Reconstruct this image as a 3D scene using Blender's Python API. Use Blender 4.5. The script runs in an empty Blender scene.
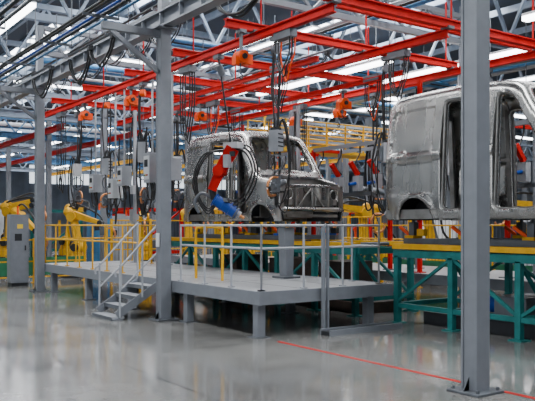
import bpy, math, random
from mathutils import Vector, Matrix
random.seed(7)
R = random.random
def U(a,b): return a+(b-a)*R()

# ------------------------------------------------------------ materials
def mat(name, col, metal=0.0, rough=0.5, var=0.12, scale=6.0, bump=0.0, spec=.5, aniso=None):
    m = bpy.data.materials.new(name); m.use_nodes = True
    nt = m.node_tree; bs = nt.nodes['Principled BSDF']
    bs.inputs['Metallic'].default_value = metal
    bs.inputs['Specular IOR Level'].default_value = spec
    tc = nt.nodes.new('ShaderNodeTexCoord'); no = nt.nodes.new('ShaderNodeTexNoise')
    no.inputs['Scale'].default_value = scale; no.inputs['Detail'].default_value = 4
    src = tc.outputs['Object']
    if aniso:
        mp = nt.nodes.new('ShaderNodeMapping'); mp.inputs['Scale'].default_value = aniso
        nt.links.new(src, mp.inputs['Vector']); src = mp.outputs['Vector']
    nt.links.new(src, no.inputs['Vector'])
    cr = nt.nodes.new('ShaderNodeValToRGB')
    cr.color_ramp.elements[0].position = .3; cr.color_ramp.elements[1].position = .7
    cr.color_ramp.elements[0].color = tuple(c*(1-var) for c in col)+(1,)
    cr.color_ramp.elements[1].color = tuple(min(1,c*(1+var)) for c in col)+(1,)
    nt.links.new(no.outputs['Fac'], cr.inputs['Fac'])
    nt.links.new(cr.outputs['Color'], bs.inputs['Base Color'])
    mr = nt.nodes.new('ShaderNodeMapRange')
    mr.inputs['To Min'].default_value = max(.03,rough-.08); mr.inputs['To Max'].default_value = min(1,rough+.08)
    nt.links.new(no.outputs['Fac'], mr.inputs['Value'])
    nt.links.new(mr.outputs['Result'], bs.inputs['Roughness'])
    if bump:
        b = nt.nodes.new('ShaderNodeBump'); b.inputs['Strength'].default_value = bump
        nt.links.new(no.outputs['Fac'], b.inputs['Height']); nt.links.new(b.outputs['Normal'], bs.inputs['Normal'])
    return m
def emit(name, col, s):
    m = bpy.data.materials.new(name); m.use_nodes = True
    bs = m.node_tree.nodes['Principled BSDF']
    bs.inputs['Base Color'].default_value = col+(1,)
    bs.inputs['Emission Color'].default_value = col+(1,)
    bs.inputs['Emission Strength'].default_value = s
    return m

M_GREY  = mat('painted_grey', (.15,.163,.185), 0, .42, .08)
M_LGREY = mat('light_grey_paint', (.30,.315,.34), 0, .4, .08)
M_MGREY = mat('mid_grey_steel', (.10,.11,.125), .3, .45, .15)
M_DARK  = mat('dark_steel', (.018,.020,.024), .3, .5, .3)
M_BLACK = mat('black_rubber', (.005,.005,.006), 0, .42, .2)
M_RED   = mat('red_beam_paint', (.46,.004,.003), 0, .6, .12, spec=.18)
M_ORANGE= mat('orange_hoist_paint', (.75,.07,.002), 0, .55, .1, spec=.25)
M_YEL   = mat('yellow_paint', (.64,.34,.003), 0, .5, .12, spec=.3)
M_TEAL  = mat('teal_paint', (.008,.14,.135), 0, .5, .2, spec=.3)
M_GREEN = mat('green_paint', (.02,.15,.07), 0, .45, .15)
M_BLUE  = mat('blue_paint', (.004,.05,.30), 0, .4, .15, spec=.3)
M_LBLUE = mat('light_blue_pipe', (.035,.15,.31), 0, .45, .2)
M_WHITE = mat('white_paint', (.58,.60,.62), 0, .45, .05)
M_BODY  = mat('bare_sheet_steel', (.36,.353,.338), .95, .27, .15, 3.0, aniso=(1,1,.35))
M_BODY2 = mat('inner_sheet_steel', (.24,.235,.225), .8, .40, .25, 5)
M_COPPER= mat('copper', (.6,.25,.1), .9, .35, .1)
M_DECK  = mat('deck_plate', (.27,.275,.285), 0, .36, .06, 1.2)
M_BROWN = mat('rusty_machine', (.045,.03,.024), .2, .6, .3)
M_WALL  = mat('wall_cladding', (.15,.18,.23), 0, .7, .2, .6)
M_CEIL  = mat('roof_decking', (.035,.045,.065), 0, .8, .3, .4)
M_TRUSS = mat('truss_paint', (.18,.225,.29), 0, .5, .15)
M_LAMP  = emit('lamp_tube', (.97,.98,1.0), 11.0)
M_SKY   = emit('skylight_panel', (.92,.96,1.0), 9.0)
M_WIN   = emit('window_daylight', (.85,.93,1.0), 1.7)  # emissive panes; the left wall ones are added to light the van sides
M_SIGN  = mat('warning_yellow', (.75,.5,.02), 0, .5, .05)

def floor_mat():
    m = bpy.data.materials.new('polished_concrete'); m.use_nodes = True
    nt = m.node_tree; N = nt.nodes; L = nt.links; bs = N['Principled BSDF']
    tc = N.new('ShaderNodeTexCoord')
    n1 = N.new('ShaderNodeTexNoise'); n1.inputs['Scale'].default_value=.55; n1.inputs['Detail'].default_value=8; n1.inputs['Roughness'].default_value=.65
    n2 = N.new('ShaderNodeTexNoise'); n2.inputs['Scale'].default_value=45; n2.inputs['Detail'].default_value=3
    L.new(tc.outputs['Object'], n1.inputs['Vector']); L.new(tc.outputs['Object'], n2.inputs['Vector'])
    cr = N.new('ShaderNodeValToRGB')
    cr.color_ramp.elements[0].position=.32; cr.color_ramp.elements[0].color=(.128,.126,.122,1)
    cr.color_ramp.elements[1].position=.68; cr.color_ramp.elements[1].color=(.245,.241,.230,1)
    L.new(n1.outputs['Fac'], cr.inputs['Fac'])
    mx = N.new('ShaderNodeMix'); mx.data_type='RGBA'; mx.blend_type='MULTIPLY'; mx.inputs[0].default_value=.35
    L.new(cr.outputs['Color'], mx.inputs[6]); L.new(n2.outputs['Fac'], mx.inputs[7])
    sp = N.new('ShaderNodeSeparateXYZ'); L.new(tc.outputs['Object'], sp.inputs[0])
    outs=[]
    for ax,off,per in (('X',3.8,3.0),('Y',9.0,3.0)):
        s = N.new('ShaderNodeMath'); s.operation='SUBTRACT'; s.inputs[1].default_value=off; L.new(sp.outputs[ax], s.inputs[0])
        p = N.new('ShaderNodeMath'); p.operation='PINGPONG'; p.inputs[1].default_value=per; L.new(s.outputs[0], p.inputs[0])
        l = N.new('ShaderNodeMath'); l.operation='LESS_THAN'; l.inputs[1].default_value=.013; L.new(p.outputs[0], l.inputs[0]); outs.append(l)
    mm = N.new('ShaderNodeMath'); mm.operation='MAXIMUM'; L.new(outs[0].outputs[0], mm.inputs[0]); L.new(outs[1].outputs[0], mm.inputs[1])
    m2 = N.new('ShaderNodeMix'); m2.data_type='RGBA'; L.new(mm.outputs[0], m2.inputs[0])
    L.new(mx.outputs[2], m2.inputs[6]); m2.inputs[7].default_value=(.035,.035,.035,1)
    L.new(m2.outputs[2], bs.inputs['Base Color'])
    mr = N.new('ShaderNodeMapRange'); mr.inputs['From Min'].default_value=.3; mr.inputs['From Max'].default_value=.7
    mr.inputs['To Min'].default_value=.07; mr.inputs['To Max'].default_value=.19
    L.new(n1.outputs['Fac'], mr.inputs['Value']); L.new(mr.outputs['Result'], bs.inputs['Roughness'])
    bs.inputs['Specular IOR Level'].default_value=.8
    return m
M_FLOOR = floor_mat()

# ------------------------------------------------------------ builder
def catmull(pts, k=6, closed=False):
    P=[Vector(p) for p in pts]
    if len(P)<3: return P
    out=[]; n=len(P)
    rng = n if closed else n-1
    for i in range(rng):
        if closed: a,b,c,d=P[(i-1)%n],P[i],P[(i+1)%n],P[(i+2)%n]
        else: a=P[max(i-1,0)];b=P[i];c=P[i+1];d=P[min(i+2,n-1)]
        for j in range(k):
            t=j/k
            out.append(.5*((2*b)+(c-a)*t+(2*a-5*b+4*c-d)*t*t+(3*b-a-3*c+d)*t**3))
    if not closed: out.append(P[-1])
    return out

class Bd:
    def __init__(s): s.v=[]; s.f=[]; s.m=[]; s.s=[]; s.mats=[]
    def mi(s,m):
        if m not in s.mats: s.mats.append(m)
        return s.mats.index(m)
    def add(s,vs,fs,m,smooth=False):
        o=len(s.v); s.v+= [Vector(v) for v in vs]; k=s.mi(m)
        for f in fs: s.f.append([o+i for i in f]); s.m.append(k); s.s.append(smooth)
    def box(s,c,d,m,rz=0.0,M=None):
        x,y,z=[a/2 for a in d]
        vs=[Vector(p) for p in ((-x,-y,-z),(x,-y,-z),(x,y,-z),(-x,y,-z),(-x,-y,z),(x,-y,z),(x,y,z),(-x,y,z))]
        if M is None: M=Matrix.Rotation(rz,3,'Z')
        s.add([M@v+Vector(c) for v in vs],[(3,2,1,0),(4,5,6,7),(0,1,5,4),(1,2,6,5),(2,3,7,6),(3,0,4,7)],m)
    def bx(s,x0,x1,y0,y1,z0,z1,m): s.box(((x0+x1)/2,(y0+y1)/2,(z0+z1)/2),(abs(x1-x0),abs(y1-y0),abs(z1-z0)),m)
    def frame(s,p,q,up=(0,0,1)):
        d=(Vector(q)-Vector(p)); L=d.length; d.normalize(); u=Vector(up)
        if abs(d.dot(u))>.98: u=Vector((0,1,0))
        a=d.cross(u).normalized(); b=a.cross(d).normalized(); return d,a,b,L
    def beam(s,p,q,w,h,m,w2=None,h2=None):
        d,a,b,L=s.frame(p,q); w2=w if w2 is None else w2; h2=h if h2 is None else h2
        p=Vector(p);q=Vector(q); vs=[]
        for c,ww,hh in ((p,w,h),(q,w2,h2)):
            for i,j in ((-1,-1),(1,-1),(1,1),(-1,1)): vs.append(c+a*i*ww/2+b*j*hh/2)
        s.add(vs,[(3,2,1,0),(4,5,6,7),(0,1,5,4),(1,2,6,5),(2,3,7,6),(3,0,4,7)],m)
    def ibeam(s,p,q,w,h,m,t=.02):
        d,a,b,L=s.frame(p,q); p=Vector(p);q=Vector(q)
        s.beam(p,q,t,h-2*t,m)
        for sg in (1,-1): s.beam(p+b*sg*(h/2-t/2),q+b*sg*(h/2-t/2),w,t,m)
    def cyl(s,p,q,r,m,r2=None,n=14):
        d,a,b,L=s.frame(p,q); r2=r if r2 is None else r2; p=Vector(p);q=Vector(q); vs=[]
        for c,rr in ((p,r),(q,r2)):
            for i in range(n):
                t=2*math.pi*i/n; vs.append(c+(a*math.cos(t)+b*math.sin(t))*rr)
        s.add(vs,[(i,(i+1)%n,n+(i+1)%n,n+i) for i in range(n)],m,True)
        s.add(vs[:n],[tuple(reversed(range(n)))],m); s.add(vs[n:],[tuple(range(n))],m)
    def tube(s,pts,r,m,n=7,k=6,closed=False,smooth=True):
        P=catmull(pts,k,closed) if smooth else [Vector(p) for p in pts]
        N=len(P); vs=[]; prev=None
        for i,p in enumerate(P):
            if closed: t=P[(i+1)%N]-P[i-1]
            else: t=P[min(i+1,N-1)]-P[max(i-1,0)]
            if t.length<1e-9: t=Vector((0,0,1))
            t.normalize()
            if prev is None:
                u=Vector((0,0,1)) if abs(t.z)<.9 else Vector((1,0,0)); a=t.cross(u).normalized()
            else: a=(prev-t*prev.dot(t)).normalized()
            prev=a; b=t.cross(a)
            for j in range(n):
                g=2*math.pi*j/n; vs.append(p+(a*math.cos(g)+b*math.sin(g))*r)
        fs=[]
        for i in range(N if closed else N-1):
            i2=(i+1)%N
            for j in range(n): fs.append((i*n+j,i*n+(j+1)%n,i2*n+(j+1)%n,i2*n+j))
        s.add(vs,fs,m,True)
        if not closed: s.add(vs[:n],[tuple(reversed(range(n)))],m); s.add(vs[-n:],[tuple(range(n))],m)
    def sph(s,c,r,m,n=12,sc=(1,1,1)):
        vs=[];fs=[];h=n//2; c=Vector(c)
        for i in range(h+1):
            p=math.pi*i/h
            for j in range(n):
                t=2*math.pi*j/n; vs.append(c+Vector((math.sin(p)*math.cos(t)*sc[0],math.sin(p)*math.sin(t)*sc[1],math.cos(p)*sc[2]))*r)
        for i in range(h):
            for j in range(n): fs.append((i*n+j,(i+1)*n+j,(i+1)*n+(j+1)%n,i*n+(j+1)%n))
        s.add(vs,fs,m,True)
    def done(s,name,bevel=0.0,parent=None,origin=True):
        o=Vector((0,0,0))
        if origin:
            xs=[v.x for v in s.v];ys=[v.y for v in s.v];zs=[v.z for v in s.v]
            o=Vector(((min(xs)+max(xs))/2,(min(ys)+max(ys))/2,min(zs)))
        me=bpy.data.meshes.new(name); me.from_pydata([v-o for v in s.v],[],s.f)
        for m in s.mats: me.materials.append(m)
        me.polygons.foreach_set('material_index',s.m); me.polygons.foreach_set('use_smooth',s.s); me.update()
        ob=bpy.data.objects.new(name,me); bpy.context.collection.objects.link(ob); ob.location=o
        if bevel:
            b=ob.modifiers.new('bevel','BEVEL'); b.width=bevel; b.segments=2; b.limit_method='ANGLE'; b.angle_limit=1.0
        if parent: ob.parent=parent
        return ob

# ------------------------------------------------------------ room shell
XL,XR,YF,YB,H=-14.0,62.0,-10.0,78.0,10.5
b=Bd(); b.bx(XL,XR,YF,YB,-.3,0,M_FLOOR); fl=b.done('floor',origin=False)
b=Bd(); b.bx(XL,XR,YF,YB,H,H+.2,M_CEIL)
b.done('ceiling')
for nm,a in (('wall_left',(XL-.3,XL,YF,YB)),('wall_right',(XR,XR+.3,YF,YB)),('wall_front',(XL,XR,YF-.3,YF)),('wall_back',(XL,XR,YB,YB+.3))):
    b=Bd(); b.bx(*a,0,H,M_WALL)
    if nm in('wall_back',):
        for i in range(150): b.bx(XL+i*.5,XL+i*.5+.08,YB-.04,YB,0,H,M_WALL)
    if nm=='wall_right':
        for i in range(170): b.bx(XR-.04,XR,YF+i*.5,YF+i*.5+.08,0,H,M_WALL)
    b.done(nm)
k=1
for y in range(-8,70,13):  # unseen left wall: glowing windows added to brighten the camera-facing van sides
    b=Bd(); b.bx(XL+.001,XL+.03,y,y+11,4.2,8.6,M_WIN)
    for j in range(12): b.bx(XL+.03,XL+.09,y+j-.04,y+j+.04,4.2,8.6,M_GREY)
    for z in (4.2,5.7,7.15,8.6): b.bx(XL+.03,XL+.09,y,y+11,z-.04,z+.04,M_GREY)
    b.done('window_%d'%k); k+=1
for x in range(-10,58,17):
    b=Bd(); b.bx(x,x+14,YB-.08,YB-.05,6.2,8.4,M_WIN)
    for j in range(15): b.bx(x+j-.05,x+j+.05,YB-.14,YB-.08,6.2,8.4,M_GREY)
    b.done('window_%d'%k); k+=1
for x in (1.0,10.5,20.0,31.0,44.0):
    for y0 in (-6,12,30,50):
        b=Bd(); b.bx(x,x+1.6,y0,y0+14,H-.06,H-.02,M_SKY)
        for j in range(8): b.bx(x,x+1.6,y0+j*2-.05,y0+j*2+.05,H-.12,H-.06,M_TRUSS)
        b.bx(x-.08,x,y0,y0+14,H-.14,H-.001,M_TRUSS); b.bx(x+1.6,x+1.68,y0,y0+14,H-.14,H-.001,M_TRUSS)
        b.done('skylight')
def area(name,loc,sx,sy,p,rot=(0,0,0),col=(.96,.98,1)):
    l=bpy.data.lights.new(name,'AREA'); l.shape='RECTANGLE'; l.size=sx; l.size_y=sy; l.energy=p; l.color=col
    o=bpy.data.objects.new(name,l); o.location=loc; o.rotation_euler=rot; bpy.context.collection.objects.link(o)
area('ceiling_light',(1.8,4,H-.16),1.6,14,1150)
area('ceiling_light',(11.3,3,H-.16),1.6,14,1500)
area('ceiling_light',(11.3,19,H-.16),1.6,14,1800)
area('ceiling_light',(1.8,19,H-.16),1.6,14,1450)
area('ceiling_light',(22,26,H-.16),4,16,3000)
area('ceiling_light',(14,44,H-.16),4,16,3000)
area('window_light',(XL+.2,6,6.0),4.4,24,1100,(0,math.radians(-90),0))  # added fill lamp at the left wall, lights and reflects in van sides

# ------------------------------------------------------------ roof trusses and purlins
for y in [14.5,20.5,26.5,32.5,38.5,46,54,62,70]:
    b=Bd(); z0,z1=7.6,9.7
    b.beam((XL,y,z0),(XR,y,z0),.22,.2,M_TRUSS); b.beam((XL,y,z1),(XR,y,z1),.22,.2,M_TRUSS)
    st=2.4; n=int((XR-XL)/st)
    for i in range(n):
        x=XL+i*st
        b.beam((x,y,z0),(x+st/2,y,z1),.09,.09,M_TRUSS); b.beam((x+st/2,y,z1),(x+st,y,z0),.09,.09,M_TRUSS)
    for x in (-12,30.5,46): b.bx(x-.2,x+.2,y-.2,y+.2,0,H,M_GREY)
    b.done('roof_truss')
b=Bd()
for x in range(-12,62,3):
    b.beam((x,YF,10.1),(x,YB,10.1),.12,.25,M_TRUSS)
b.done('roof_purlins')

def luminaire(x0,y0,x1,y1,z,hang=None,w=.2,name='strip_luminaire'):
    b=Bd(); b.beam((x0,y0,z+.04),(x1,y1,z+.04),w,.05,M_WHITE); b.beam((x0,y0,z-.03),(x1,y1,z-.03),w*.9,.09,M_LAMP)
    if hang:
        for t in (.1,.5,.9):
            x=x0+(x1-x0)*t;y=y0+(y1-y0)*t; b.cyl((x,y,z),(x,y,hang),.012,M_MGREY,n=6)
    b.done(name)
for x in (0.2,4.0,13.0,16.6,24,34):
    for y in range(16,66,7): luminaire(x,y,x,y+5.2,7.3,10,.28)
for y in (22.3,27.7,34,40.5,47,53): 
    for x in (8,19,27,36): luminaire(x,y,x+4.6,y,7.15,10,.28)
luminaire(8.9,12.6,8.9,18.0,5.82,6.25); luminaire(8.9,19.6,8.9,24,5.82,6.25)
luminaire(12.8,12.9,12.8,18.6,5.82,6.25); luminaire(12.4,5.4,12.4,8.8,5.82,6.25)
luminaire(15.2,9.5,15.2,16,6.0,7.5); luminaire(15.6,17.9,15.6,22.5,6.0,7.5)
luminaire(5.0,16,5.0,22,6.6,7.5); luminaire(2.4,20,2.4,28,6.0,7.5); luminaire(9.2,10.6,14.0,10.6,6.05,6.3)

# ------------------------------------------------------------ main steel columns + girder
def column(x,y,h,s=.21):
    b=Bd()
    b.bx(x-s/2,x+s/2,y-s/2,y-s/2+.03,.02,h,M_GREY); b.bx(x-s/2,x+s/2,y+s/2-.03,y+s/2,.02,h,M_GREY)
    b.bx(x-s/2+.012,x-s/2+.03,y-s/2+.03,y+s/2-.03,.02,h,M_GREY); b.bx(x+s/2-.03,x+s/2-.012,y-s/2+.03,y+s/2-.03,.02,h,M_GREY)
    b.bx(x-.21,x+.21,y-.21,y+.21,0,.028,M_MGREY)
    for i in (-1,1):
        for j in (-1,1):
            b.cyl((x+i*.16,y+j*.16,.028),(x+i*.16,y+j*.16,.06),.02,M_MGREY,n=6)
            b.add([(x+i*s/2,y-.006,.028),(x+i*s/2+i*.09,y-.006,.028),(x+i*s/2,y-.006,.17),(x+i*s/2,y+.006,.028),(x+i*s/2+i*.09,y+.006,.028),(x+i*s/2,y+.006,.17)],[(0,1,2),(5,4,3),(1,4,5,2),(0,3,4,1)],M_GREY)
    return b
CY=[5.0,12.1,19.2,26.3]
for y in CY:
    b=column(6.2,y,5.34)
    b.bx(6.0,6.4,y-.2,y+.2,5.34,5.37,M_GREY)
    b.beam((6.1,y,5.25),(5.0,y,5.25),.12,.13,M_GREY)
    b.beam((6.1,y,4.55),(5.15,y,5.2),.08,.08,M_GREY)
    if y==12.1:
        b.bx(6.07,6.09,y-.06,y+.06,1.35,1.6,M_WHITE)
    b.done('steel_column',bevel=.006)
for y in CY:
    b=column(14.6,y,6.2); b.done('steel_column',bevel=.006)
b=Bd(); b.ibeam((6.2,2.0,5.53),(6.2,27.5,5.53),.22,.30,M_GREY,.03)
for i in range(34): b.bx(6.1,6.3,2.3+i*.75,2.32+i*.75,5.4,5.66,M_GREY)
b.done('longitudinal_girder')
for y in (12.1,19.2,26.3):
    b=Bd(); b.beam((6.2,y,6.3),(14.6,y,6.3),.12,.12,M_GREY); b.beam((6.2,y,6.95),(14.6,y,6.95),.12,.12,M_GREY)
    for i in range(12):
        x=6.2+i*.7; b.beam((x,y,6.3 if i%2 else 6.95),(x+.7,y,6.95 if i%2 else 6.3),.06,.06,M_GREY)
    b.bx(6.12,6.28,y-.08,y+.08,5.7,7.0,M_GREY)
    b.done('lattice_girder')

# ------------------------------------------------------------ red crane grid
ZR=5.3
b=Bd()
for x in (7.75,10.5,13.3): 
    b.ibeam((x,3.0 if x>13 else 9.1,ZR),(x,24,ZR),.11,.16,M_RED,.025)
b.done('red_crane_rail')
b=Bd()
for y,x0,x1 in ((9.1,7.0,15.4),(11.4,7.1,13.5),(14.0,7.4,13.6),(16.5,7.4,13.6),(19.0,7.3,14.0),(21.5,7.3,14.0)):
    b.ibeam((x0,y,ZR+.17),(x1,y,ZR+.17),.12,.16,M_RED,.025)
    for x in (7.9,10.6,13.1):
        b.cyl((x,y,ZR+.2),(x,y,6.9),.018,M_RED,n=6)
    for x in (7.75,10.5,13.3): b.box((x,y,ZR+.09),(.16,.2,.05),M_MGREY)
for y in (10.0,): b.ibeam((8.6,y,ZR+.42),(15.2,y,ZR+.42),.1,.12,M_RED,.02)
for x in (9.3,11.7): b.ibeam((x,11.4,ZR-.2),(x,19,ZR-.2),.08,.11,M_RED,.02)
b.done('red_cross_rail')

def piperun(name,p,q,items,hang=None):
    b=Bd(); p=Vector(p);q=Vector(q); d=(q-p).normalized(); a=d.cross(Vector((0,0,1)))
    for off,dz,r,m in items:
        o=a*off+Vector((0,0,dz)); b.cyl(p+o,q+o,r,m,n=8)
    n=int((q-p).length/2.5)
    for i in range(n+1):
        c=p+d*(i*2.5); w=max(abs(t[0]) for t in items)+.1
        b.beam(c-a*w-Vector((0,0,.08)),c+a*w-Vector((0,0,.08)),.05,.05,M_MGREY)
        if hang:
            b.cyl(c+a*w-Vector((0,0,.1)),Vector((c.x,c.y,hang))+a*w,.014,M_MGREY,n=5)
    b.done(name)
piperun('cable_bundle',(5.35,8,5.75),(5.35,40,5.75),[(-.25,0,.03,M_BLACK),(-.14,.02,.035,M_BLACK),(.0,0,.03,M_BLUE),(.14,.03,.04,M_BLACK),(.26,0,.03,M_LBLUE)],7.6)
piperun('cable_bundle',(4.3,12,6.3),(4.3,44,6.3),[(-.3,0,.05,M_BLACK),(-.1,0,.04,M_LBLUE),(.1,.02,.05,M_BLACK),(.3,0,.04,M_MGREY)],7.6)
piperun('pipe_rack',(3.2,18,6.5),(3.2,60,6.5),[(-.3,0,.08,M_LBLUE),(0,0,.06,M_MGREY),(.25,0,.09,M_LBLUE)],7.6)
piperun('pipe_rack',(1.4,18,6.9),(1.4,60,6.9),[(-.3,0,.08,M_WHITE),(0,0,.06,M_LBLUE),(.25,0,.07,M_LGREY)],7.6)
piperun('pipe_rack',(7.0,23,6.9),(30,23,6.9),[(-.2,0,.09,M_LBLUE),(.05,0,.06,M_WHITE),(.3,0,.1,M_LBLUE)],7.6)
piperun('pipe_rack',(2.0,29,6.3),(36,29,6.3),[(-.3,0,.12,M_LBLUE),(.05,0,.07,M_LBLUE),(.3,0,.06,M_DARK)],7.6)
piperun('pipe_rack',(0.0,36,6.6),(45,36,6.6),[(-.3,0,.14,M_LBLUE),(.1,0,.1,M_WHITE)],7.6)
piperun('pipe_rack',(9.0,17.6,6.7),(30,17.6,6.7),[(-.2,0,.07,M_LBLUE),(.05,0,.05,M_DARK),(.25,0,.06,M_LBLUE)],7.6)
piperun('pipe_rack',(17.5,4,6.4),(17.5,40,6.4),[(-.3,0,.1,M_LBLUE),(0,0,.07,M_WHITE),(.3,0,.08,M_MGREY)],7.6)
piperun('pipe_rack',(9.0,8.0,6.35),(30,8.0,6.35),[(-.15,0,.06,M_LGREY),(.12,0,.05,M_LGREY)],7.6)
piperun('pipe_rack',(20,6,6.8),(20,50,6.8),[(-.3,0,.1,M_LBLUE),(0.1,0,.12,M_LGREY)],8)
piperun('pipe_rack',(11.6,9,6.55),(11.6,34,6.55),[(-.2,0,.05,M_LGREY),(0.0,0,.04,M_BLACK),(.2,0,.06,M_LBLUE)],7.6)
piperun('pipe_rack',(7.2,9,6.4),(7.2,34,6.4),[(-.2,0,.03,M_BLACK),(0.0,0,.05,M_LGREY),(.2,0,.04,M_BLACK)],7.6)
piperun('pipe_rack',(6.9,20.2,5.9),(24,20.2,5.9),[(-.2,0,.05,M_BLACK),(0.0,0,.06,M_LBLUE),(.2,0,.04,M_WHITE)],7.6)
piperun('pipe_rack',(15.6,13.2,5.4),(30,13.2,5.4),[(-.2,0,.08,M_WHITE),(0.05,0,.06,M_LBLUE),(.3,0,.07,M_LGREY)],7.6)
b=Bd()
for x,z,r in ((-1.5,7.0,.4),):
    b.cyl((x,12,z),(x,70,z),r,M_LGREY,n=18)
    for i in range(28): b.cyl((x,12+i*2,z),(x,12.08+i*2,z),r+.03,M_MGREY,n=18)
b.done('ventilation_duct')
for y in (25.0,31.0,37.0,43.0,50.0):
    b=Bd()
    m=M_LBLUE if int(y)%4==3 else M_TRUSS
    b.ibeam((0,y,5.5),(38,y,5.5),.2,.26,m,.03)
    b.beam((0,y,6.2),(38,y,6.2),.12,.12,m)
    for i in range(38): b.beam((i,y,5.6),(i+.5,y,6.2),.05,.05,m); b.beam((i+.5,y,6.2),(i+1,y,5.6),.05,.05,m)
    for x in (0.2,3.1,6.2,10.4,18.4,22,26,30,37.8): b.bx(x-.1,x+.1,y-.1,y+.1,0,6.2,M_GREY)
    b.done('steel_portal_frame')
b=Bd()
for x in (9,12,17,21,26): b.ibeam((x,25.2,5.25),(x,50,5.25),.14,.2,M_RED if x in(9,12) else M_YEL,.03)
b.done('far_crane_rail')

def festoon(x,y0,y1,z,n,drop,r=.018,name='festoon_cable'):
    b=Bd(); st=(y1-y0)/n
    for i in range(n):
        ya=y0+i*st; yb=ya+st; d=drop*U(.6,1.2)
        for k2 in range(2):
            o=.05*k2
            b.tube([(x+o,ya,z),(x+o,ya+st*.15,z-d*.6),(x+o,ya+st*.5,z-d-o),(x+o,yb-st*.15,z-d*.6),(x+o,yb,z)],r,M_BLACK)
        b.box((x+.02,ya,z+.03),(.1,.12,.1),M_DARK)
    b.cyl((x,y0,z+.09),(x,y1,z+.09),.03,M_MGREY,n=8)
    b.done(name)
festoon(6.75,9.6,11.2,5.75,1,.5,.026)
festoon(5.75,13.4,15.8,5.42,2,.6,.022)
festoon(5.75,17.0,18.4,5.42,1,.8,.022)
festoon(6.9,12.8,20.5,5.75,6,.35,.014)
festoon(11.0,12.0,19,5.75,6,.35,.014)

b=Bd(); b.bx(6.42,6.48,-6,8.85,0.0,.004,mat('red_line_paint',(.36,.008,.006),0,.5,.2,spec=.2)); b.done('floor_marking_line')

# ------------------------------------------------------------ platform
DZ=.72
b=Bd()
b.bx(6.38,9.10,9.22,19.56,DZ-.05,DZ,M_DECK)
for (x0,x1,y0,y1) in ((6.32,6.38,9.16,19.62),(9.10,9.16,9.16,19.62)): b.bx(x0,x1,y0,y1,DZ-.2,DZ+.006,M_GREY)
for (x0,x1,y0,y1) in ((6.38,9.10,9.16,9.22),(6.38,9.10,19.56,19.62)): b.bx(x0,x1,y0,y1,DZ-.2,DZ+.006,M_GREY)
for y in [9.4+i*1.13 for i in range(9)]: b.beam((6.4,y,DZ-.12),(9.1,y,DZ-.12),.08,.13,M_MGREY)
for y in (9.36,11.6,14.0,16.4,18.8):
    for x in (6.45,8.75):
        b.bx(x-.07,x+.07,y-.07,y+.07,0.01,DZ-.2,M_GREY); b.bx(x-.13,x+.13,y-.13,y+.13,0,.015,M_MGREY)
for x in (7.3,8.2): b.bx(x-.004,x+.004,9.22,19.56,DZ,DZ+.002,M_DARK)
for y in (11.2,13.2,15.2,17.2): b.bx(6.38,9.1,y-.004,y+.004,DZ,DZ+.002,M_DARK)
b.done('work_platform')
def railing(path,z0,m,zs=(1.02,.66),sp=.85,name='platform_railing',r=.019,toe=True):
    b=Bd()
    for (p,q) in zip(path[:-1],path[1:]):
        p=Vector((p[0],p[1],0));q=Vector((q[0],q[1],0)); L=(q-p).length; n=max(1,round(L/sp))
        for h in zs: b.cyl((p.x,p.y,z0+h),(q.x,q.y,z0+h),r,m,n=8)
        for i in range(n+1):
            c=p.lerp(q,i/n); b.cyl((c.x,c.y,z0),(c.x,c.y,z0+zs[0]),r,m,n=8); b.box((c.x,c.y,z0+.01),(.09,.09,.02),m)
        if toe: b.beam((p.x,p.y,z0+.07),(q.x,q.y,z0+.07),.012,.1,m)
        b.sph((p.x,p.y,z0+zs[0]),r*1.15,m,8); b.sph((q.x,q.y,z0+zs[0]),r*1.15,m,8)
    b.done(name)
railing([(6.45,11.9),(6.45,9.3),(8.95,9.3),(8.95,10.0)],DZ+.003,M_LGREY,toe=False)
railing([(6.45,13.65),(6.45,19.5),(9.0,19.5)],DZ+.003,M_YEL,toe=False)
railing([(8.75,19.3),(8.75,17.0)],DZ,M_YEL,toe=False)
b=Bd(); b.tube([(7.0,12.3,DZ),(7.0,12.3,1.6),(7.05,12.2,1.7),(7.1,11.6,1.7),(7.1,11.5,1.6),(7.1,11.5,DZ)],.028,M_YEL,k=5); b.done('guard_bow')

b=Bd()
y0,y1=12.5,13.4
for y in (y0,y1):
    b.beam((6.30,y,DZ-.10),(5.45,y,.09),.03,.15,M_GREY); b.bx(5.36,5.56,y-.03,y+.03,0,.03,M_GREY)
for i in range(4):
    z=DZ-(i+.75)*.18+.0; x=6.18-i*.235
    b.bx(x-.13,x+.13,y0,y1,z-.02,z+.02,M_LGREY); b.bx(x-.135,x-.115,y0,y1,z-.05,z+.02,M_MGREY)
for y in (y0-.03,y1+.03):
    b.tube([(6.30,y,DZ+1.0),(6.25,y,DZ+1.02),(5.55,y,1.02),(5.42,y,.92),(5.42,y,.80)],.019,M_LGREY,k=4)
    b.cyl((6.30,y,DZ-.1),(6.30,y,DZ+1.0),.019,M_LGREY,n=8)
    b.cyl((5.5,y,.05),(5.5,y,1.02),.019,M_LGREY,n=8); b.cyl((5.95,y,.4),(5.95,y,1.42),.019,M_LGREY,n=8)
    b.cyl((6.30,y,DZ+.55),(5.5,y,.55),.016,M_LGREY,n=8)
b.done('platform_stairs')

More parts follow.
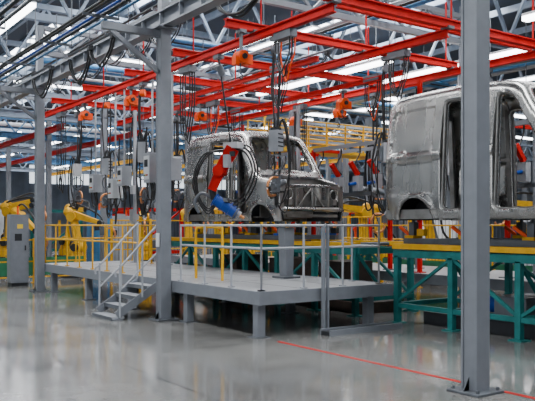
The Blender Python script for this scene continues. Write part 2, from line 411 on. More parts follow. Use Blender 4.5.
b=Bd(); b.bx(7.42,9.0,8.82,9.02,0,.06,M_DARK); b.bx(7.42,9.0,8.78,8.82,0,.09,M_GREY); b.bx(7.42,9.0,9.02,9.06,0,.09,M_GREY)
b.bx(7.5,7.55,9.07,9.12,0,1.72,M_GREY); b.bx(7.6,7.63,9.07,9.12,.0,1.72,M_GREY); b.tube([(7.53,9.09,1.7),(7.57,9.09,1.76),(7.62,9.09,1.7)],.018,M_GREY)
b.done('guide_post_frame')
b=Bd(); b.beam((8.5,11.4,DZ),(8.5,11.4,1.7),.16,.24,M_GREY,.26,.2); b.box((8.5,11.4,1.74),(.36,.32,.06),M_LGREY); b.box((8.5,11.4,DZ+.02),(.4,.4,.04),M_MGREY)
b.done('support_pedestal',bevel=.01)

# ------------------------------------------------------------ conveyor line
def conveyor(y0,y1,x0=9.45,x1=10.95,name='conveyor_frame'):
    b=Bd()
    for x in (x0,x1):
        b.beam((x,y0,1.37),(x,y1,1.37),.16,.09,M_YEL)
        b.beam((x,y0,1.24),(x,y1,1.24),.10,.13,M_TEAL)
        b.beam((x,y0,.32),(x,y1,.32),.07,.08,M_TEAL)
        n=round((y1-y0)/1.3)
        for i in range(n+1):
            y=y0+(y1-y0)*i/n; y=min(max(y,y0+.06),y1-.06)
            b.bx(x-.05,x+.05,y-.05,y+.05,0,1.2,M_TEAL); b.bx(x-.12,x+.12,y-.12,y+.12,0,.02,M_TEAL)
            if i<n:
                ya=y0+(y1-y0)*(i+1)/n
                if i%2==0: b.beam((x,y,.35),(x,ya,1.2),.05,.05,M_TEAL)
                else: b.beam((x,y,1.2),(x,ya,.35),.05,.05,M_TEAL)
    n=round((y1-y0)/1.3)
    for i in range(n+1):
        y=y0+(y1-y0)*i/n
        b.beam((x0,y,1.25),(x1,y,1.25),.1,.12,M_TEAL); b.beam((x0,y,.32),(x1,y,.32),.08,.08,M_TEAL)
        if i<n:
            b.cyl((x0+.1,y+.6,1.36),(x1-.1,y+.6,1.36),.04,M_MGREY,n=10); b.beam((x0,y,1.2),((x0+x1)/2,y,.35),.05,.05,M_TEAL)
    b.done(name)
conveyor(1.6,9.4)
conveyor(10.4,18.2)
def skid(yf,name='body_skid'):
    b=Bd()
    for x in (9.5,10.9):
        b.beam((x,yf+.1,1.47),(x,yf+4.1,1.47),.09,.10,M_MGREY)
        for y in (yf+.35,yf+1.5,yf+2.7,yf+3.9):
            b.bx(x-.06,x+.06,y-.06,y+.06,1.52,1.80,M_MGREY); b.cyl((x,y,1.78),(x,y,1.90),.03,M_MGREY,n=8)
            b.bx(x-.12,x+.12,y-.1,y+.1,1.52,1.57,M_BLUE if y<yf+1 else M_YEL)
            b.beam((x+.05,y+.1,1.55),(x+.02,y+.35,1.72),.05,.05,M_ORANGE); b.box((x-.02,y-.22,1.62),(.1,.16,.12),M_YEL if y>yf+2 else M_DARK)
    for y in (yf+.3,yf+2.0,yf+3.8): b.beam((9.5,y,1.47),(10.9,y,1.47),.1,.08,M_MGREY)
    b.done(name)
skid(12.6); skid(5.1)
b=Bd(); b.bx(9.7,10.8,10.6,18.0,.0,.22,M_BROWN)
for y in (11.2,13.0,15.2): b.bx(9.8,10.6,y,y+.8,.22,1.0,M_BROWN); b.cyl((9.7,y+.4,.6),(9.8,y+.4,.6),.2,M_DARK)
b.done('conveyor_drive_base')
b=Bd(); b.bx(9.75,10.75,2.0,9.0,.0,.22,M_DARK)
for y in (3,5,7): b.bx(9.9,10.5,y,y+.6,.22,.6,M_MGREY); b.cyl((10.2,y+.6,.42),(10.2,y+.95,.42),.14,M_BLUE)
b.done('conveyor_drive_base')

b=Bd(); b.bx(11.5,13.9,3,22,DZ-.05,DZ,M_DECK); b.bx(11.46,11.5,3,22,DZ-.2,DZ+.01,M_GREY)
for y in range(3,22,2):
    for x in (11.6,13.7): b.bx(x-.06,x+.06,y+.1,y+.22,0,DZ-.05,M_GREY)
b.done('work_platform')
railing([(13.8,3.2),(13.8,21.8)],DZ,M_YEL,toe=False,sp=1.2)
def gantry(x,y0,y1):
    b=Bd(); H1=3.7
    for y in (y0,y1):
        for xx,mm in ((x,M_RED),(x+.9,M_GREY)):
            b.bx(xx-.04,xx+.04,y-.04,y+.04,DZ,H1,mm); b.bx(xx-.12,xx+.12,y-.12,y+.12,DZ,DZ+.02,M_MGREY)
        b.beam((x,y,H1),(x+.9,y,H1),.08,.08,M_RED)
    for xx in (x,x+.9): b.beam((xx,y0,H1),(xx,y1,H1),.07,.09,M_GREY)
    b.beam((x,y0,2.5),(x,y1,2.5),.07,.09,M_MGREY)
    for t in (.12,.35,.6,.85):
        y=y0+(y1-y0)*t
        b.box((x-.1,y,2.75),(.16,.2,.36),M_LGREY); b.cyl((x-.38,y,2.72),(x-.15,y,2.75),.04,M_BLUE); b.beam((x-.1,y,2.95),(x-.35,y,3.25),.08,.1,M_RED); b.tube([(x,y,3.0),(x-.1,y+.1,3.2),(x+.1,y+.15,3.5),(x+.05,y+.1,H1)],.02,M_BLACK)
    b.done('clamping_gantry')
gantry(12.0,12.1,14.9); gantry(12.0,15.8,18.4); gantry(12.0,6.0,8.9)

# ------------------------------------------------------------ van body shells
def rpoly(pts,r,n=5):
    out=[];N=len(pts)
    for i in range(N):
        p=Vector(pts[i]);a=Vector(pts[i-1]);c=Vector(pts[(i+1)%N])
        ra=min(r,(a-p).length*.45);rc=min(r,(c-p).length*.45)
        s=p+(a-p).normalized()*ra;e=p+(c-p).normalized()*rc
        for j in range(n+1):
            t=j/n; out.append(s*(1-t)**2+p*2*t*(1-t)+e*t*t)
    return out
def inside(P,x,y):
    c=False;n=len(P);j=n-1
    for i in range(n):
        if (P[i][1]>y)!=(P[j][1]>y) and x<(P[j][0]-P[i][0])*(y-P[i][1])/(P[j][1]-P[i][1])+P[i][0]: c=not c
        j=i
    return c
def nearest(P,x,y):
    q=Vector((x,y));best=None;bd=1e9;n=len(P)
    for i in range(n):
        a=P[i];d=P[(i+1)%n]-a;l=d.length_squared
        t=0 if l<1e-12 else max(0,min(1,(q-a).dot(d)/l)); w=a+d*t; dd=(w-q).length
        if dd<bd: bd=dd;best=w
    return best,bd
ZT=[(0,.76),(.12,.86),(.4,.95),(.72,1.02),(.85,1.10),(1.42,1.99),(1.55,2.08),(1.8,2.14),(2.6,2.20),(3.6,2.19),(4.0,2.15),(4.2,2.05)]
def zt(y):
    for (a,za),(c,zc) in zip(ZT[:-1],ZT[1:]):
        if y<=c: return za+(zc-za)*(y-a)/(c-a)
    return ZT[-1][1]
P_DOOR=rpoly([(1.02,.34),(1.02,1.06),(1.50,1.78),(1.62,1.88),(1.84,1.90),(1.84,.16),(1.15,.16)],.09)
P_SLIDE=rpoly([(1.98,.16),(1.98,1.92),(2.86,1.92),(2.86,.16)],.10)
P_STAMP=rpoly([(3.02,1.14),(3.02,1.86),(3.98,1.84),(4.04,1.14)],.10)
P_STAMP2=rpoly([(3.02,.44),(3.02,.98),(4.08,.98),(4.08,.44)],.05)
def arc(c,r): return [Vector((c+r*math.cos(math.pi*i/20),r*math.sin(math.pi*i/20)*1.0)) for i in range(21)]+[Vector((c-r,-.3)),Vector((c+r,-.3))]
P_W1=arc(.60,.37);P_W2=arc(3.42,.37)
P_SHIELD=rpoly([(-.80,.90),(-.70,1.40),(.70,1.40),(.80,.90)],.10)
P_BAY=rpoly([(-.74,.06),(-.78,.73),(.78,.73),(.74,.06)],.06)
P_LAMP=rpoly([(.04,.46),(.04,.70),(.34,.76),(.30,.48)],.05)
def hw(y,z):
    w=1.0
    if z>1.08: w-=.12*((z-1.08)/.95)**1.4
    if z<.35: w-=.05*((.35-z)/.35)**2
    if y>3.85: w-=.13*((y-3.85)/.35)**2
    if y<.7: w-=.12*((.7-y)/.7)**2
    if 1.0<z<1.09: w+=.02
    if inside(P_STAMP,y,z): w-=.032
    elif inside(P_STAMP2,y,z): w-=.016
    for c in (.60,3.42):
        d=math.hypot(y-c,z)
        if .37<d<.45: w+=.02
    return w
def van(name,X0,Yf,Z0):
    root=bpy.data.objects.new(name,None); bpy.context.collection.objects.link(root)
    root.location=(X0+1.0,Yf,Z0)
    NY=96;K=52;KC=6;KR=9; ring=[]
    V=[];tag=[]
    for i in range(NY+1):
        y=4.2*i/NY; top=zt(y); r=.17 if y>1.2 else .10
        half=[]
        for k in range(K+1):
            z=(top-.04-r)*k/K; half.append((hw(y,z),z,'s'))
        xe=hw(y,top-.04-r)
        for k in range(1,KC+1):
            t=math.pi/2*k/KC; half.append((xe-r+r*math.cos(t),top-.04-r+r*math.sin(t),'s' if k<KC//2 else 'r'))
        xr=xe-r
        for k in range(1,KR+1):
            x=xr*(1-k/KR); zz=top-.04*(x/xr)**2
            if y>1.9 and y<4.0 and .1<abs(x)<.75 : zz-=.012*(1 if math.sin(y*2*math.pi/.42)>.2 else 0)
            half.append((x,zz,'r'))
        row=[(-x,y,z,t) for x,z,t in half]+[(x,y,z,t) for x,z,t in reversed(half[:-1])]
        ring.append(len(row))
        for x,yy,z,t in row: V.append(Vector((x,yy,z)));tag.append(t)
    n=ring[0]; F=[];vdead={}
    for i in range(NY):
        for j in range(n-1):
            f=(i*n+j,(i+1)*n+j,(i+1)*n+j+1,i*n+j+1)
            c=sum((V[q] for q in f),Vector())/4; hit=None
            if tag[f[0]]=='s' and abs(c.x)>.5:
                for P in (P_DOOR,P_SLIDE,P_W1,P_W2,P_LAMP):
                    if inside(P,c.y,c.z): hit=('s',P)
            else:
                for P in (P_SHIELD,P_BAY):
                    if inside(P,c.x,c.y): hit=('r',P)
            if hit:
                for q in f: vdead.setdefault(q,hit)
            else: F.append(f)
    used=set(q for f in F for q in f)
    for q,(k,P) in vdead.items():
        if q in used:
            v=V[q]
            if k=='s':
                w,d=nearest(P,v.y,v.z)
                if d<.09: v.y=w[0];v.z=max(0,w[1])
            else:
                w,d=nearest(P,v.x,v.y)
                if d<.12:
                    v.x=w[0];v.y=w[1]; v.z=zt(v.y)-.04*(v.x/.8)**2
    me=bpy.data.meshes.new('shell'); me.from_pydata(V,[],F); me.materials.append(M_BODY); me.materials.append(M_BODY2)
    for p in me.polygons: p.use_smooth=True
    me.update()
    try: me.set_sharp_from_angle(angle=math.radians(28))
    except Exception: pass
    ob=bpy.data.objects.new('outer_shell',me); bpy.context.collection.objects.link(ob); ob.parent=root
    so=ob.modifiers.new('thick','SOLIDIFY'); so.thickness=.022; so.offset=1; so.material_offset=0
    b=Bd()
    for sx in (-1,1):
        for P,io in ((P_DOOR,.045),(P_SLIDE,.045)):
            pts=[(sx*(hw(p[0],p[1])-io),p[0],p[1]) for p in P]
            b.tube(pts,.030,M_BODY2,n=6,closed=True,smooth=False)
            pts=[(sx*(hw(p[0],p[1])-io-.07),p[0],p[1]) for p in P]
            b.tube(pts,.022,M_BODY,n=6,closed=True,smooth=False)
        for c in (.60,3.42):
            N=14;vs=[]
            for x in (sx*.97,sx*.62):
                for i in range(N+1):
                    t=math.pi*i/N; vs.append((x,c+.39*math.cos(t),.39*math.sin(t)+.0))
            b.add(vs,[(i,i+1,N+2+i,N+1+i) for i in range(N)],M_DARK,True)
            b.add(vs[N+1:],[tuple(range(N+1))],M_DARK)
        b.cyl((sx*.62,.60,.35),(sx*.62,.62,.86),.13,M_BODY2,.10)
        b.beam((sx*.62,-.02,.42),(sx*.55,.8,.42),.10,.12,M_BODY2)
        b.beam((sx*.72,0.02,.80),(sx*.80,.78,.97),.06,.05,M_BODY2)
        b.beam((sx*.82,.03,.28),(sx*.82,.03,.78),.09,.05,M_BODY)
        b.beam((sx*.45,.02,.2),(sx*.45,.02,.76),.05,.05,M_BODY2)
        b.tube([(sx*.63+.11*math.cos(t),.03,.58+.11*math.sin(t)) for t in [i*math.pi/6 for i in range(12)]],.018,M_BODY2,closed=True,k=2)
        b.beam((sx*.90,1.0,.10),(sx*.90,4.1,.10),.10,.16,M_BODY2)
        b.beam((sx*.94,1.91,.1),(sx*.85,1.91,1.95),.05,.14,M_BODY2)
        b.beam((sx*.94,2.93,.1),(sx*.85,2.93,1.95),.05,.12,M_BODY2)
        b.beam((sx*.90,3.6,1.07),(sx*.90,4.1,1.07),.04,.06,M_BODY2); b.beam((sx*.93,2.9,1.07),(sx*.93,3.9,1.07),.04,.06,M_BODY2)
        b.beam((sx*.85,4.14,.05),(sx*.75,4.14,1.95),.08,.10,M_BODY2)
    b.beam((-.84,.02,.76),(.84,.02,.76),.05,.05,M_BODY)
    b.tube([(-.86,.10,.26),(-.70,-.02,.26),(0,-.07,.26),(.70,-.02,.26),(.86,.10,.26)],.05,M_BODY,n=8)
    b.beam((-.70,.02,.12),(.70,.02,.12),.06,.06,M_BODY2)
    b.tube([(0,.03,.76),(0,.01,.5),(0,.03,.16)],.025,M_BODY2)
    b.beam((-.45,.05,.2),(0,.05,.72),.03,.03,M_BODY2); b.beam((.45,.05,.2),(0,.05,.72),.03,.03,M_BODY2)
    b.bx(-.86,.86,.76,.79,.10,1.0,M_BODY2)
    b.bx(-.30,.30,.72,.76,.3,.75,M_BODY); b.cyl((.45,.70,.75),(.45,.78,.75),.12,M_BODY)
    b.cyl((-.45,.68,.72),(-.45,.78,.72),.10,M_DARK)
    b.beam((-.86,.82,1.0),(.86,.82,1.0),.20,.05,M_BODY)
    b.beam((-.84,1.05,.95),(.84,1.05,.95),.05,.08,M_BODY2)
    b.bx(-.90,.90,.79,4.15,.08,.11,M_BODY2)
    for i in range(12): b.bx(-.85,.85,1.1+i*.25,1.18+i*.25,.11,.125,M_BODY2)
    for y in (1.65,2.0,2.45,2.9,3.35,3.8):
        h=zt(y); b.tube([(-.82,y,h-.28),(-.66,y,h-.12),(0,y,h-.055),(.66,y,h-.12),(.82,y,h-.28)],.022,M_BODY2,n=5)
    b.beam((-.76,4.14,1.93),(.76,4.14,1.93),.08,.12,M_BODY2); b.beam((-.86,4.14,.1),(.86,4.14,.1),.08,.14,M_BODY2)
    d=b.done('inner_frame',parent=root,origin=False)
    return root
VZ=1.83
van('van_body_shell',9.0,12.45,VZ)
van('van_body_shell',9.0,5.1,VZ)
bpy.context.view_layer.update()

# ------------------------------------------------------------ hoists and weld guns
def hoist(x,y,z,dz=.12):
    b=Bd()
    b.box((x,y,z-.02),(.14,.16,.06),M_MGREY); b.beam((x,y,z-.05),(x,y,z-.1-dz),.04,.06,M_MGREY)
    z-=dz
    b.cyl((x,y-.11,z-.20),(x,y+.11,z-.20),.12,M_ORANGE,n=18)
    b.cyl((x,y-.15,z-.20),(x,y+.15,z-.20),.05,M_DARK)
    b.box((x+.12,y,z-.24),(.16,.18,.18),M_ORANGE); b.box((x-.12,y,z-.28),(.08,.14,.16),M_ORANGE); b.cyl((x-.02,y,z-.3),(x-.02,y,z-.5),.014,M_MGREY)
    b.tube([(x-.02,y,z-.5),(x+.04,y,z-.55),(x,y,z-.61),(x-.05,y,z-.57)],.012,M_DARK)
    b.done('chain_hoist')
hoist(7.45,11.4,5.38,.3); hoist(13.3,15.4,5.2); hoist(7.75,16.9,5.2); hoist(10.5,18.2,5.2)
hoist(11.7,13.4,5.0,.1); hoist(7.75,20.0,5.2); hoist(13.3,17.4,5.2)

def weldgun(x,y,zt_,zb,kind=0,yaw=0.0,seed=0,top=5.2,nh=4,bal=None):
    rr=random.Random(seed); b=Bd(); M=Matrix.Rotation(yaw,3,'Z')
    def T(p): return M@Vector(p)+Vector((x,y,0))
    b.box((x,y,top-.04),(.14,.2,.08),M_MGREY); b.cyl(T((0,-.05,top-.25)),T((0,.07,top-.25)),.085,bal or M_MGREY,n=16)
    b.beam((x,y,top-.06),(x,y,top-.2),.04,.04,M_MGREY)
    b.cyl((x,y,top-.3),(x,y,zt_),.008,M_MGREY,n=5)
    h=zt_-zb
    mt={0:M_LGREY,1:M_RED,2:M_WHITE}[kind]
    b.box(T((0,0,zt_-h*.18)),(.18,.22,h*.26),mt,yaw); b.box(T((0,.0,zt_-h*.03)),(.14,.16,.05),M_DARK,yaw)
    b.box(T((.12,0,zt_-h*.2)),(.07,.14,h*.2),M_MGREY,yaw)
    for i in range(4): b.box(T((0,-.115,zt_-h*(.1+.05*i))),(.15,.012,.02),M_DARK,yaw)
    b.tube([T((0,.16*math.cos(t),zt_-h*.45+.16*math.sin(t))) for t in [i*math.pi/6 for i in range(12)]],.015,M_MGREY,closed=True,k=2)
    zc=zb+h*.25
    b.tube([T((-.02,-.05,zc+.18)),T((-.18,-.05,zc+.16)),T((-.30,-.05,zc+.08)),T((-.33,-.05,zc-.02))],.027,M_COPPER if kind!=1 else M_MGREY)
    b.tube([T((-.02,.0,zc-.16)),T((-.20,-.03,zc-.18)),T((-.30,-.05,zc-.14)),T((-.33,-.05,zc-.06))],.027,M_COPPER if kind!=1 else M_MGREY)
    mc=M_BLUE if kind==1 else M_MGREY
    b.cyl(T((-.1,0,zc)),T((.24,0,zc+.10)),.065,mc); b.cyl(T((.24,0,zc+.10)),T((.30,0,zc+.115)),.05,M_LGREY)
    b.box(T((0,0,zc+.05)),(.12,.14,.32),M_MGREY,yaw); b.cyl(T((.05,-.18,zc-.1)),T((.05,.18,zc-.1)),.018,M_BLACK)
    for i in range(nh):
        rx=rr.uniform(.12,.36); ry=rr.uniform(.05,.26)*(1 if i%2 else -1)
        zz=rr.uniform(zb-.05,zt_-h*.5)
        b.tube([T((.05,0,zt_-.1)),T((rx*.5,ry*.6,zt_+.14)),T((rx,ry,zt_-h*.3)),T((rx*.9,ry*.9,zz)),T((0.05,ry*.2,zb-.02+.1*rr.random())),T((-.02,0,zc))],rr.choice((.012,.016,.02)),M_BLACK)
    for i in range(4):
        o=rr.uniform(-.07,.07); o2=rr.uniform(-.06,.06)
        b.tube([T((o,o2,top-.1)),T((o*2.0,o2*2,(top+zt_)/2+.3)),T((o*1.5,o2*2.0,(top+zt_)/2-.3)),T((o,o2,zt_-.05))],.016,M_BLACK)
    b.done('spot_welding_gun',bevel=0)
weldgun(8.25,11.4,3.65,2.1,0,.3,1,top=5.38,nh=6)
weldgun(7.75,16.2,3.85,2.0,0,.8,3,bal=M_ORANGE,nh=6)
weldgun(7.75,15.2,3.3,1.8,1,.2,4)
weldgun(11.2,11.4,3.6,2.0,0,2.6,5,top=5.38)
weldgun(7.75,18.4,3.6,2.0,0,.5,6,bal=M_ORANGE)
weldgun(13.3,14.0,3.8,2.2,0,2.5,7)
weldgun(13.3,10.4,3.6,2.0,1,2.5,8)
weldgun(10.5,19.6,3.9,2.2,2,.5,10); weldgun(7.75,20.6,3.6,2.2,2,1.5,11)
b=Bd()
b.beam((8.08,12.68,3.32),(7.86,12.82,2.86),.30,.28,M_RED,.26,.24); b.box((8.10,12.66,3.38),(.30,.34,.12),M_WHITE,.4)
b.beam((7.86,12.82,2.86),(7.72,12.91,2.46),.20,.20,M_RED,.16,.18); b.cyl((7.74,12.70,2.86),(7.98,12.94,2.86),.12,M_RED,n=16)
b.box((7.92,12.62,3.05),(.16,.12,.26),M_LGREY,.4); b.box((7.98,12.55,3.2),(.03,.14,.1),M_DARK,.4)
b.cyl((7.75,12.7,5.15),(8.05,12.7,3.4),.018,M_BLACK); b.box((7.75,12.7,5.16),(.14,.2,.08),M_MGREY)
b.cyl((7.75,12.7,5.0),(7.85,12.7,4.8),.07,M_MGREY)
A=Vector((7.78,12.92,2.28));E=Vector((8.16,12.64,1.98)); D=(E-A)
b.cyl(A,E,.12,M_BLUE,n=20)
for t in (.03,.35,.66,.95): b.cyl(A+D*(t-.03),A+D*(t+.03),.145,M_BLUE if t<.9 else M_MGREY,n=20)
b.cyl(E,E+D*.12,.08,M_LGREY,n=18); b.cyl(E+D*.12,E+D*.3,.03,M_COPPER); b.box(A+D*.5+Vector((-.02,-.08,.13)),(.14,.1,.08),M_MGREY,.5)
b.cyl((7.72,12.91,2.5),A,.07,M_DARK)
b.tube([A,(7.55,13.05,2.4),(7.42,13.1,2.2),(7.5,13.05,2.0)],.035,M_MGREY)
for k2 in range(3):
    b.tube([(8.05,12.7,3.3),(8.25+.05*k2,12.5,3.25+.06*k2),(8.36+.07*k2,12.38,2.9),(8.26+.06*k2,12.45,2.5-.05*k2),(8.1,12.6,2.25-.08*k2),(7.9,12.8,2.3)],.018,M_BLACK)
    b.tube([(7.95,12.8,3.3),(7.7-.03*k2,13.0+.06*k2,3.2),(7.50-.05*k2,13.12,2.8-.05*k2),(7.52-.03*k2,13.1,2.35),(7.66,12.98,2.1-.06*k2),(7.80,12.85,2.2)],.018,M_BLACK)
b.done('red_welding_manipulator')

def pendant(x,y,z,w,d,h,m=None,top=5.2,name='pendant_control_box'):
    m=m or M_LGREY; b=Bd(); b.box((x,y,z),(w,d,h),m); b.box((x-w/2-.008,y,z),(.012,d*.8,h*.8),M_WHITE); b.box((x-w/2-.02,y,z+h*.15),(.012,d*.5,h*.25),M_DARK)
    for j in (-1,0,1): b.cyl((x-w/2-.01,y+j*d*.2,z-h*.25),(x-w/2-.04,y+j*d*.2,z-h*.25),.018,(M_RED,M_YEL,M_GREEN)[j+1],n=8)
    b.cyl((x,y,z+h/2),(x,y,top),.025,M_LGREY,n=8); b.tube([(x,y,z-h/2),(x+.1,y+.1,z-h/2-.3),(x+.05,y+.3,z-h/2-.35),(x,y+.35,z),(x,y+.3,z+1)],.018,M_BLACK)
    b.tube([(x,y-.1,z-h/2),(x-.05,y-.12,z-h/2-.5),(x,y,z-h/2-.7),(x+.08,y+.12,z-h/2-.4),(x,y+.1,z-h/2)],.018,M_BLACK)
    b.done(name,bevel=.006)
pendant(7.75,15.7,3.1,.3,.35,.7); pendant(7.75,17.3,3.0,.25,.35,.5); pendant(7.75,17.85,2.7,.3,.3,.5,M_WHITE)
pendant(13.3,11.2,3.2,.3,.4,.6); pendant(13.3,13.0,2.9,.25,.3,.5,M_WHITE); pendant(7.75,19.2,2.9,.25,.35,.5)
pendant(7.75,14.7,3.0,.28,.34,.5)
for i,(x,y,zb) in enumerate([(9.3,18.2,3.4),(10.5,20.5,3.2),(11.7,18.0,3.8),(10.5,17.4,4.25),(12.9,16.5,3.3),(7.75,21.9,2.9),(13.3,18.4,3.1),(10.5,23,3),(9.3,12.6,4.35),(11.7,12.2,4.35),(13.3,8.4,4.0),(7.75,13.9,3.7),(7.75,10.3,4.5),(10.5,10.2,4.4)]):
    b=Bd()
    for k2 in range(3):
        o=.06*k2
        b.tube([(x+o,y,5.15),(x+o+.03,y+.05,(5.15+zb)/2),(x+o-.02,y+.12,zb+.1),(x+o,y+.25,zb-.08*k2),(x+o,y+.38,zb+.15),(x+o,y+.42,(zb+5.15)/2),(x+o,y+.4,5.12)],.015,(M_BLACK,M_BLACK,M_ORANGE)[k2] if i%3==0 else M_BLACK)
    b.box((x+.05,y+.2,5.15),(.16,.5,.14),M_MGREY)
    b.done('hanging_cable_loop')

def post(x,y,z0,z1,m,arm=0):
    b=Bd(); b.bx(x-.04,x+.04,y-.04,y+.04,z0,z1,m); b.box((x,y,z0+.01),(.2,.2,.02),m)
    b.box((x-.06,y,z0+1.3),(.1,.22,.32),M_LGREY); b.box((x-.06,y,z0+2.0),(.08,.18,.24),M_WHITE)
    if arm: b.beam((x,y,z1-.1),(x,y+arm,z1-.1),.05,.05,m)
    b.tube([(x-.05,y+.04,z1-.2),(x-.12,y+.12,z0+2.4),(x-.08,y+.1,z0+1.5),(x-.05,y,z0+1.4)],.018,M_BLACK)
    b.done('service_post')
post(8.6,18.5,DZ,4.9,M_LGREY,.6); post(8.75,16.85,DZ,4.9,M_GREY,-.6); post(11.8,15.3,DZ,4.9,M_LGREY,.3); post(11.8,11.0,DZ,4.9,M_RED,.5)
post(12.6,19.2,DZ,4.9,M_RED,.5); post(12.4,9.8,DZ,4.9,M_LGREY,.5)

# ------------------------------------------------------------ industrial robots
def robot(x,y,yaw,s=1.0,a1=.5,a2=-.3,col=M_YEL,z0=0.0):
    b=Bd(); M=Matrix.Rotation(yaw,3,'Z')
    def T(p): return M@(Vector(p)*s)+Vector((x,y,z0))
    b.box(T((0,0,.25)),(.7*s,.7*s,.5*s),M_DARK,yaw); b.cyl(T((0,0,.5)),T((0,0,.72)),.30*s,col,n=20); b.cyl(T((0,0,.72)),T((0,0,.95)),.26*s,col,.2*s,n=20)
    sh=Vector((.12,0,1.0)); L1=1.05;L2=1.05
    b.cyl(T(sh+Vector((0,-.22,0))),T(sh+Vector((0,.22,0))),.19*s,col,n=18); b.cyl(T(sh+Vector((0,-.32,0))),T(sh+Vector((0,-.22,0))),.13*s,M_DARK,n=14)
    el=sh+Vector((math.sin(a1)*L1,0,math.cos(a1)*L1))
    b.beam(T(sh),T(el),.26*s,.20*s,col,.2*s,.17*s)
    b.cyl(T(el+Vector((0,-.18,0))),T(el+Vector((0,.18,0))),.17*s,col,n=18)
    b.sph(T(el+Vector((-.2*math.cos(a2),0,.16))),.17*s,col,10)
    wr=el+Vector((math.cos(a2)*L2,0,math.sin(a2)*L2))
    b.beam(T(el+Vector((0,0,.08))),T(wr),.22*s,.24*s,col,.13*s,.13*s)
    b.cyl(T(wr+Vector((0,-.1,0))),T(wr+Vector((0,.1,0))),.09*s,M_DARK,n=12)
    tl=wr+Vector((.12,0,-.22)); b.beam(T(wr),T(tl),.12*s,.12*s,M_MGREY)
    b.box(T(tl+Vector((0,0,-.08))),(.2*s,.2*s,.22*s),M_MGREY,yaw)
    b.tube([T(tl),T(tl+Vector((.3,0,.05))),T(tl+Vector((.42,0,-.15))),T(tl+Vector((.36,0,-.3)))],.035*s,M_COPPER)
    b.tube([T(tl+Vector((0,0,-.15))),T(tl+Vector((.1,0,-.4))),T(tl+Vector((.3,0,-.45))),T(tl+Vector((.36,0,-.36)))],.035*s,M_COPPER)
    b.tube([T((-.2,.2,.6)),T((-.35,.25,1.1)),T(sh+Vector((-.2,.2,.5))),T(el+Vector((-.3,.15,.2))),T(el+Vector((.1,.12,.4))),T(wr+Vector((-.1,.1,.25))),T(tl)],.035*s,M_BLACK)
    b.cyl(T((-.05,0,1.0)),T(el+Vector((-.14,0,-.15))),.06*s,M_MGREY)
    b.done('industrial_robot')
robot(7.4,25.6,-1.2,1.0,.1,-.5); robot(8.9,23.8,-.9,1.0,-.2,-.2); robot(11.6,24.2,-2.0,1.0,.3,.1); robot(15.8,25.8,-2.4,1.1,.3,0)
robot(16.4,14.6,2.7,1.05,.2,.1); robot(16.4,9.8,2.9,1.05,.4,-.2); robot(16.8,18.0,3.2,1.05,.1,.2); robot(5.2,29.4,-.6,1.05,.3,.2)
robot(3.4,32,-.8,1.05,.2,-.3); robot(10.3,28.5,-1.4,1.1,.2,.1); robot(19.5,20,2.6,1.1,.3,.1); robot(21,14,2.6,1.1,.0,.2); robot(16.6,6.4,2.8,1.0,.1,.1)
robot(13.4,24.2,-1.4,1.0,-.1,.3); robot(7.9,28.4,-1.0,1.1,.0,.2); robot(9.2,33,-1.0,1.2,.1,.3)

def fence(p,q,m=M_YEL,h=1.9,name='safety_fence',pan=None):
    b=Bd(); p=Vector((p[0],p[1],0));q=Vector((q[0],q[1],0)); L=(q-p).length; n=max(1,round(L/1.4)); d=(q-p).normalized()
    for i in range(n+1):
        c=p.lerp(q,i/n); b.bx(c.x-.035,c.x+.035,c.y-.035,c.y+.035,0,h+.05,m); b.box((c.x,c.y,.01),(.16,.16,.02),m)
    for z in (.18,h*.5,h): b.beam((p.x,p.y,z),(q.x,q.y,z),.03,.04,m)
    for i in range(int(L/.12)):
        c=p+d*(i*.12); b.beam((c.x,c.y,.18),(c.x,c.y,h),.008,.008,M_DARK)
    if pan: b.beam((p.x,p.y,.5),(q.x,q.y,.5),.015,.55,pan)
    b.done(name)
fence((3.8,22.2),(8.6,22.2),M_YEL,1.3,pan=M_GREEN); fence((1.0,27.5),(5.6,27.5),M_YEL,1.8,pan=M_GREEN); fence((9.5,22.2),(15.0,22.2),M_YEL,1.9)
fence((15.2,4),(15.2,21.5),M_YEL,2.0,pan=M_GREEN); fence((-3,34),(8,34),M_YEL,2.0)
def cabinet(x,y,w,d,h,m=M_LGREY,name='control_cabinet'):
    b=Bd(); b.bx(x-w/2,x+w/2,y-d/2,y+d/2,.1,h,m); b.bx(x-w/2+.02,x+w/2-.02,y-d/2+.02,y+d/2-.02,0,.1,M_DARK)
    b.bx(x-w/2-.012,x-w/2,y-d/2+.04,y-.01,.15,h-.05,m); b.bx(x-w/2-.012,x-w/2,y+.01,y+d/2-.04,.15,h-.05,m)
    b.bx(x-w/2+.04,x+w/2-.04,y-d/2-.012,y-d/2,.15,h-.05,m); b.bx(x+w/2-.12,x+w/2-.09,y-d/2-.04,y-d/2-.012,h*.5,h*.5+.14,M_DARK)
    b.bx(x-.08,x+.08,y-d/2-.016,y-d/2-.012,h-.4,h-.28,M_SIGN)
    b.bx(x-w/2+.1,x-w/2+.3,y-d/2-.016,y-d/2-.012,h-.75,h-.55,M_DARK)
    b.cyl((x,y,h),(x,y,h+.25),.03,M_ORANGE,n=8)
    b.done(name,bevel=.008)
cabinet(6.25,21.3,.5,.4,2.05,M_GREY); cabinet(3.2,28.3,1.2,.5,2.0,M_LBLUE); cabinet(12.0,26.6,1.6,.5,2.1); cabinet(18.2,12,.6,1.6,2.1); cabinet(18.2,16,.6,1.6,2.1,M_WHITE); cabinet(1,35,2,.6,2.2); cabinet(18.0,8,.6,1.4,2.1)
cabinet(6.6,30.0,1.4,.5,2.6,M_LBLUE); cabinet(8.9,36,2,.6,2.8,M_WHITE); cabinet(10.6,25.9,.8,.5,2.3,M_LBLUE)
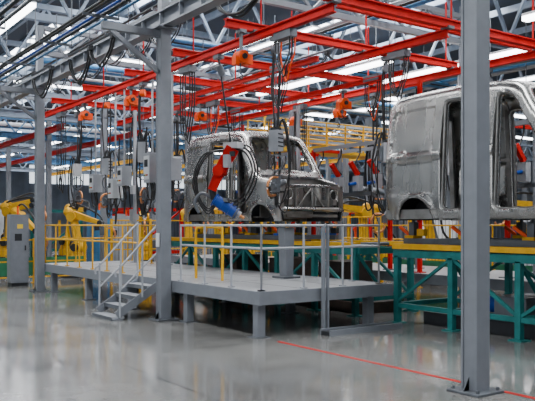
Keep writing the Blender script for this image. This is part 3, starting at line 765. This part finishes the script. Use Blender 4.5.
for i,(x,y) in enumerate([(10.8,33),(14,34),(19,32.5),(6.6,38.4),(1,39.4),(23,27),(25,18),(24,10),(27,33),(-2,46),(10.8,44.5),(19,44.5),(3.4,24.2),(12.6,27.6),(18.8,27)]):
    b=Bd(); m=(M_TEAL,M_RED,M_YEL,M_LGREY)[i%4]; w=2.4;h=2.4
    for sx in (0,w):
        for sy in (0,1.6): b.bx(x+sx-.07,x+sx+.07,y+sy-.07,y+sy+.07,0,h,m)
    for z in (.6,h):
        for sy in (0,1.6): b.beam((x,y+sy,z),(x+w,y+sy,z),.12,.12,m)
        for sx in (0,w): b.beam((x+sx,y,z),(x+sx,y+1.6,z),.12,.12,m)
    b.beam((x,y,.6),(x+w,y,h),.07,.07,m); b.bx(x+.4,x+w-.4,y+.3,y+1.3,.6,1.1,M_MGREY)
    for k2 in range(4): b.cyl((x+.5+k2*.45,y+.5,1.1),(x+.5+k2*.45,y+.5,1.1+U(.3,.9)),.06,(M_BLUE,M_YEL,M_LGREY,M_ORANGE)[k2])
    b.done('welding_jig_frame')

b=Bd(); x0,x1,y0,y1,z=15.8,25,22.6,23.8,4.75
b.bx(x0,x1,y0,y1,z-.12,z,M_YEL)
for y in (y0+.03,y1-.03):
    for h in (.4,.75,1.1): b.cyl((x0,y,z+h),(x1,y,z+h),.03,M_YEL,n=8)
    for i in range(10): x=x0+.05+(x1-x0-.1)*i/9; b.cyl((x,y,z),(x,y,z+1.1),.03,M_YEL,n=8)
for x in (x0+.2,x1-.2):
    for y in (y0+.1,y1-.1): b.bx(x-.08,x+.08,y-.08,y+.08,0,z-.1,M_YEL)
b.done('mezzanine_walkway')

# ------------------------------------------------------------ world and camera
w=bpy.data.worlds.new('hall_ambient'); bpy.context.scene.world=w; w.use_nodes=True
w.node_tree.nodes['Background'].inputs[0].default_value=(.6,.7,.8,1); w.node_tree.nodes['Background'].inputs[1].default_value=.3
cam=bpy.data.cameras.new('camera'); co=bpy.data.objects.new('camera',cam); bpy.context.collection.objects.link(co)
cam.sensor_fit='HORIZONTAL'; cam.sensor_width=36; cam.lens=36*730/535; cam.shift_y=24.5/535; cam.clip_end=300
co.location=(0,0,1.75); co.rotation_euler=(math.radians(90),0,-math.atan2(.577,.817))
bpy.context.scene.camera=co
